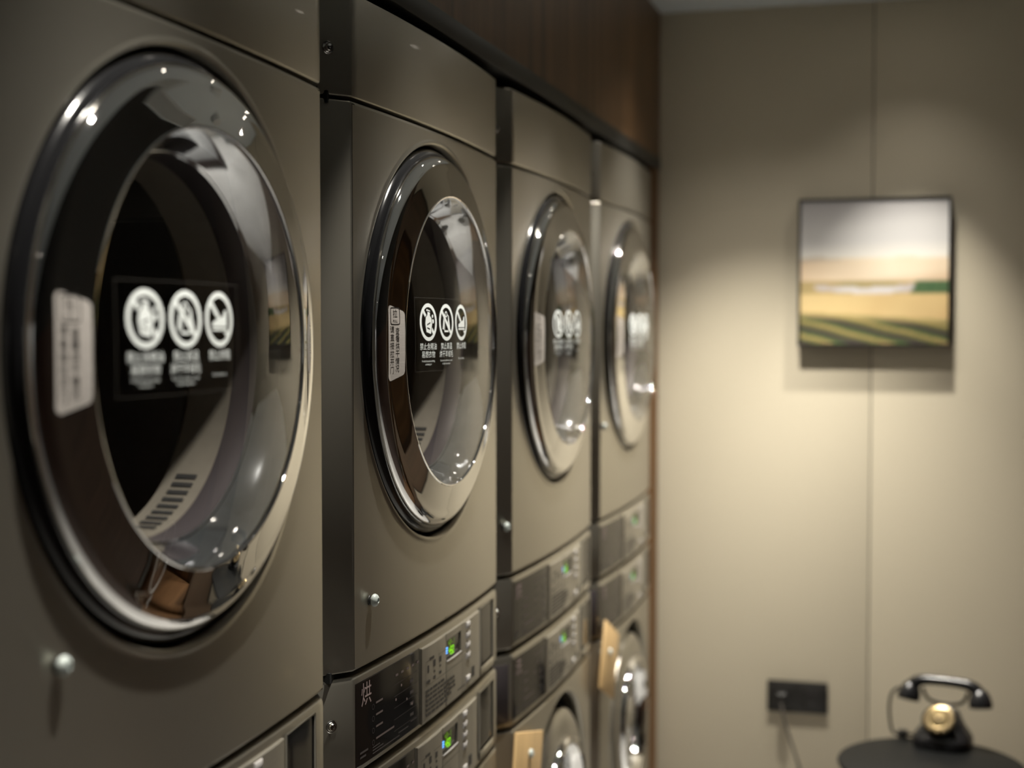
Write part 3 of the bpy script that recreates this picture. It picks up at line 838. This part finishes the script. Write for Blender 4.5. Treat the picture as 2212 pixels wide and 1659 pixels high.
# ------------------------------------------------------------------ picture on the end wall
PC = (-.0855, YW, 1.737)
pic = thing('framed_picture', 'square landscape picture of golden fields hung on the beige wall', 'picture', PC)
hw = .181; T = .031
bm = bmesh.new()
for (a, b, c, d) in ((-hw, hw, hw - .006, hw), (-hw, hw, -hw, -hw + .006), (-hw, -hw + .006, -hw + .006, hw - .006), (hw - .006, hw, -hw + .006, hw - .006)):
    add_box(bm, a, b, -T, -.002, c, d, .0008)
obj('frame', bm, 'black', pic)
def paint(u, v, rnd):
    """landscape colours; u right, v down, both 0..1"""
    def lerp(a, b, t): t = max(0., min(1., t)); return tuple(x + (y - x) * t for x, y in zip(a, b))
    n = math.sin(u * 9 + 3 * math.sin(v * 7)) * .5 + math.sin(u * 23 + v * 11) * .25 + rnd * .35
    sky_t, sky_m, glow = (.45, .43, .44), (.74, .72, .71), (1., .95, .86)
    if v < .40 - .03 * n * .3:
        c = lerp(sky_t, sky_m, v / .22 + u * .4); return lerp(c, glow, (v - .27) / .13 - abs(u - .75) * .35 * (1 if u < .75 else .6))
    hz = .40
    far = lerp((.86, .66, .46), (1., .86, .66), 1 - abs(u - .62) * 1.6)
    if v < .47 and u < .28: return lerp((.50, .46, .42), far, (v - .38) / .06 + u * .8)
    if v < .56: return lerp(far, (.70, .48, .30), max(0, (v - .50) / .1 + (u - .8)) + n * .12)
    gr = lerp((.10, .17, .07), (.05, .12, .05), rnd)
    if .53 < v < .65 and u > .80 - (v - .53) * .4 and v < .66 - .01 * n: return gr
    path_v = .605 + .022 * math.sin((u - .1) * 4.2) - (.035 * (u - .6) if u > .6 else 0)
    if .10 < u < .90 and abs(v - path_v) < .016 + .012 * u * (1 if u < .86 else .3): return lerp((.62, .56, .55), (.78, .74, .74), .5 + n)
    if v < .65: return lerp((.58, .42, .20), (.45, .36, .16), .5 + n * .8)
    if v < .775 + .055 * u: return lerp((.80, .60, .29), (.66, .44, .20), (u - .35) * .9 + .25 * n)
    s = (v - .76) * 3.6 - u * .95 + .02 * n
    ph = (s * 2.6) % 1.
    if ph < .38: c = (.060, .048, .038)
    elif ph < .62: c = (.075, .125, .035)
    elif ph < .80: c = (.40, .28, .11)
    else: c = (.15, .16, .045)
    return lerp((.62, .47, .20), c, (v - .775 - .05 * u) / .05)
bm = bmesh.new(); N = 100
lay = bm.loops.layers.float_color.new('painted')
cols = [[paint((i + .5) / N, (j + .5) / N, random.random()) for i in range(N)] for j in range(N)]
gv = [[bm.verts.new((-hw + .006 + (2 * hw - .012) * i / N, -T + .003, hw - .006 - (2 * hw - .012) * j / N)) for i in range(N + 1)] for j in range(N + 1)]
def cc_(i, j):
    acc = [0, 0, 0]; k = 0
    for a in (j - 1, j):
        for b in (i - 1, i):
            if 0 <= a < N and 0 <= b < N:
                for q in range(3): acc[q] += cols[a][b][q]
                k += 1
    return (acc[0] / k, acc[1] / k, acc[2] / k, 1)
vc = [[cc_(i, j) for i in range(N + 1)] for j in range(N + 1)]
for j in range(N):
    for i in range(N):
        f = bm.faces.new((gv[j][i], gv[j + 1][i], gv[j + 1][i + 1], gv[j][i + 1]))
        for lp, (b, a) in zip(f.loops, ((i, j), (i, j + 1), (i + 1, j + 1), (i + 1, j))): lp[lay] = vc[a][b]
m = mat('painted_canvas', (.5, .5, .5), .55); M['canvas'] = m
at = m.node_tree.nodes.new('ShaderNodeAttribute'); at.attribute_name = 'painted'
hs_ = m.node_tree.nodes.new('ShaderNodeHueSaturation'); hs_.inputs['Value'].default_value = .92
m.node_tree.links.new(at.outputs['Color'], hs_.inputs['Color'])
m.node_tree.links.new(hs_.outputs['Color'], m.node_tree.nodes['Principled BSDF'].inputs['Base Color'])
obj('canvas', bm, 'canvas', pic, smooth=False)

# ------------------------------------------------------------------ power socket with cord
so = thing('wall_socket', 'dark double power socket on the beige wall with a cord plugged in', 'socket', (-.262, YW, .671))
bm = bmesh.new(); add_box(bm, -.075, .075, -.011, 0, -.0395, .0395, .003, 2); obj('face_plate', bm, 'socket', so)
for cx in (-.0375, .0375):
    bm = bmesh.new(); add_box(bm, cx - .028, cx + .028, -.0125, -.010, -.028, .028, .002)
    for dx, dz in ((-.008, .010), (.008, .010), (0, -.008)): add_box(bm, cx + dx - .0012, cx + dx + .0012, -.0129, -.0124, dz - .004, dz + .004, mi=1)
    obj('outlet', bm, ['socket', 'dark'], so)
for dx, dz in ((.030, .014), (.043, .012), (.036, -.012)):
    bm = bmesh.new(); add_lathe_z(bm, [(0, 0), (.0035, 0), (.0035, .0012), (0, .0016)], n=16)
    bmesh.ops.rotate(bm, verts=bm.verts, cent=(0, 0, 0), matrix=Matrix.Rotation(PI / 2, 3, 'X')); bmesh.ops.translate(bm, verts=bm.verts, vec=(dx, -.0125, dz))
    obj('indicator', bm, 'seal', so)
pl = thing('power_cord', 'grey power cord plugged into the dark wall socket and hanging down', 'cord', (-.262, YW, .671))
bm = bmesh.new(); add_box(bm, -.050, -.024, -.040, -.0130, -.014, .014, .005, 3); obj('plug', bm, 'socket', pl)
bm = bmesh.new(); add_tube(bm, smooth_path([(-.037, -.034, -.006), (-.033, -.044, -.03), (-.020, -.050, -.075), (.003, -.060, -.14), (.030, -.075, -.22), (.055, -.10, -.32), (.10, -.14, -.45), (.20, -.20, -.60), (.30, -.22, -.655), (.34, -.23, -.666)], 8), .0034, 8); obj('cable', bm, 'cord', pl)

# ------------------------------------------------------------------ ceiling fittings
def downlight(name, x, y, label, lit=True):
    o = thing(name, label, 'downlight', (x, y, ZC), 0, 'recessed ceiling downlights')
    bm = bmesh.new(); add_lathe_z(bm, [(.033, .0), (.034, -.004), (.043, -.004), (.046, -.0015), (.046, 0)], n=40); obj('trim_ring', bm, 'sensor', o)
    bm = bmesh.new(); add_lathe_z(bm, [(.033, -.001), (.028, -.002), (.0275, -.0015), (.0, -.0015)], n=40); obj('reflector', bm, 'black', o)
    bm = bmesh.new(); add_lathe_z(bm, [(.016, -.0022), (0, -.0024)], n=32); obj('lamp_face', bm, 'lamp', o)
    return o
DLS = [(.0, YW - .255, 'downlight in front of the landscape picture'), (-.32, YW - .46, 'downlight in front of the farthest laundry stack'),
       (-.37, 2.40, 'downlight over the third laundry stack from the camera'), (-.37, 1.74, 'downlight over the second laundry stack from the camera'), (-.37, 1.02, 'downlight over the laundry stack nearest the camera'),
       (-.20, -.20, 'downlight just behind the camera'), (0., -1.55, 'downlight added to light the white wall behind the camera')]
for x, y, l in DLS: downlight('downlight', x, y, 'round recessed ceiling ' + l)
vent = thing('air_vent', 'long slatted air vent in the ceiling above the niche bench', 'vent', (.33, 2.45, ZC))
bm = bmesh.new()
for (a, b, c, d) in ((-.07, .07, -.36, -.345), (-.07, .07, .345, .36), (-.07, -.058, -.345, .345), (.058, .07, -.345, .345)): add_box(bm, a, b, c, d, -.006, 0)
obj('vent_frame', bm, 'sensor', vent)
bm = bmesh.new()
for k in range(9): add_box(bm, -.053 + k * .0125, -.047 + k * .0125, -.345, .345, -.005, 0)
obj('slats', bm, 'sensor', vent)
bm = bmesh.new(); add_box(bm, -.058, .058, -.345, .345, -.0008, 0); obj('backing', bm, 'dark', vent)
sd = tag(obj('smoke_detector', (lambda b: (add_lathe_z(b, [(0, ZC - .03), (.03, ZC - .03), (.045, ZC - .022), (.05, ZC - .008), (.05, ZC)], .12, 2.95), b)[1])(bmesh.new()), 'sensor'), 'round white smoke detector on the ceiling', 'detector')

# ------------------------------------------------------------------ lights
def spot(name, x, y, power, size, blend, aim=None, col=(1., .90, .76), rad=.014, z=ZC - .006):
    l = bpy.data.lights.new(name, 'SPOT'); l.energy = power; l.spot_size = math.radians(size); l.spot_blend = blend
    l.color = col; l.shadow_soft_size = rad
    o = bpy.data.objects.new(name, l); COL.objects.link(o); o.location = (x, y, z)
    d = Vector(aim or (x, y, 0)) - o.location
    o.rotation_euler = d.to_track_quat('-Z', 'Y').to_euler()
    return o
LC = (1., .95, .85)
# each wall fitting: a core beam and the wide spill of the same lamp
spot('lamp_picture', .0, YW - .255, 31, 60, .85, None, LC)
spot('lamp_picture_spill', .0, YW - .255, 1.6, 100, 1., None, LC)
spot('lamp_corner', -.32, YW - .46, 76, 78, 1., (-.42, YW - .46, 0), LC)
spot('lamp_corner_spill', -.32, YW - .46, 4, 112, 1., None, LC)
spot('lamp_third', -.37, 2.40, 48, 60, .9, None, LC)
spot('lamp_second', -.37, 1.74, 40, 60, .9, None, LC)
spot('lamp_first', -.37, 1.02, 46, 60, .9, None, LC)
spot('lamp_rear', -.20, -.20, 14, 70, .7, None, LC)
spot('added_lamp_front', 0., -1.55, 8, 90, .6, (0, -2.2, 1.2), (1, .98, .94))  # added, unseen: lights the white end wall so the chrome mirrors something neutral

wd_ = bpy.data.worlds.new('world'); SC.world = wd_; wd_.use_nodes = True
wd_.node_tree.nodes['Background'].inputs['Color'].default_value = (.02, .022, .025, 1)
wd_.node_tree.nodes['Background'].inputs['Strength'].default_value = .0

vs_ = SC.view_settings
vs_.view_transform = 'Standard'; vs_.look = 'None'; vs_.gamma = 1.; vs_.use_curve_mapping = False; vs_.exposure = 1.38
SC.cycles.use_denoising = True
SC.cycles.max_bounces = 14; SC.cycles.glossy_bounces = 8; SC.cycles.transparent_max_bounces = 16; SC.cycles.diffuse_bounces = 5
SC.cycles.sample_clamp_indirect = 8.
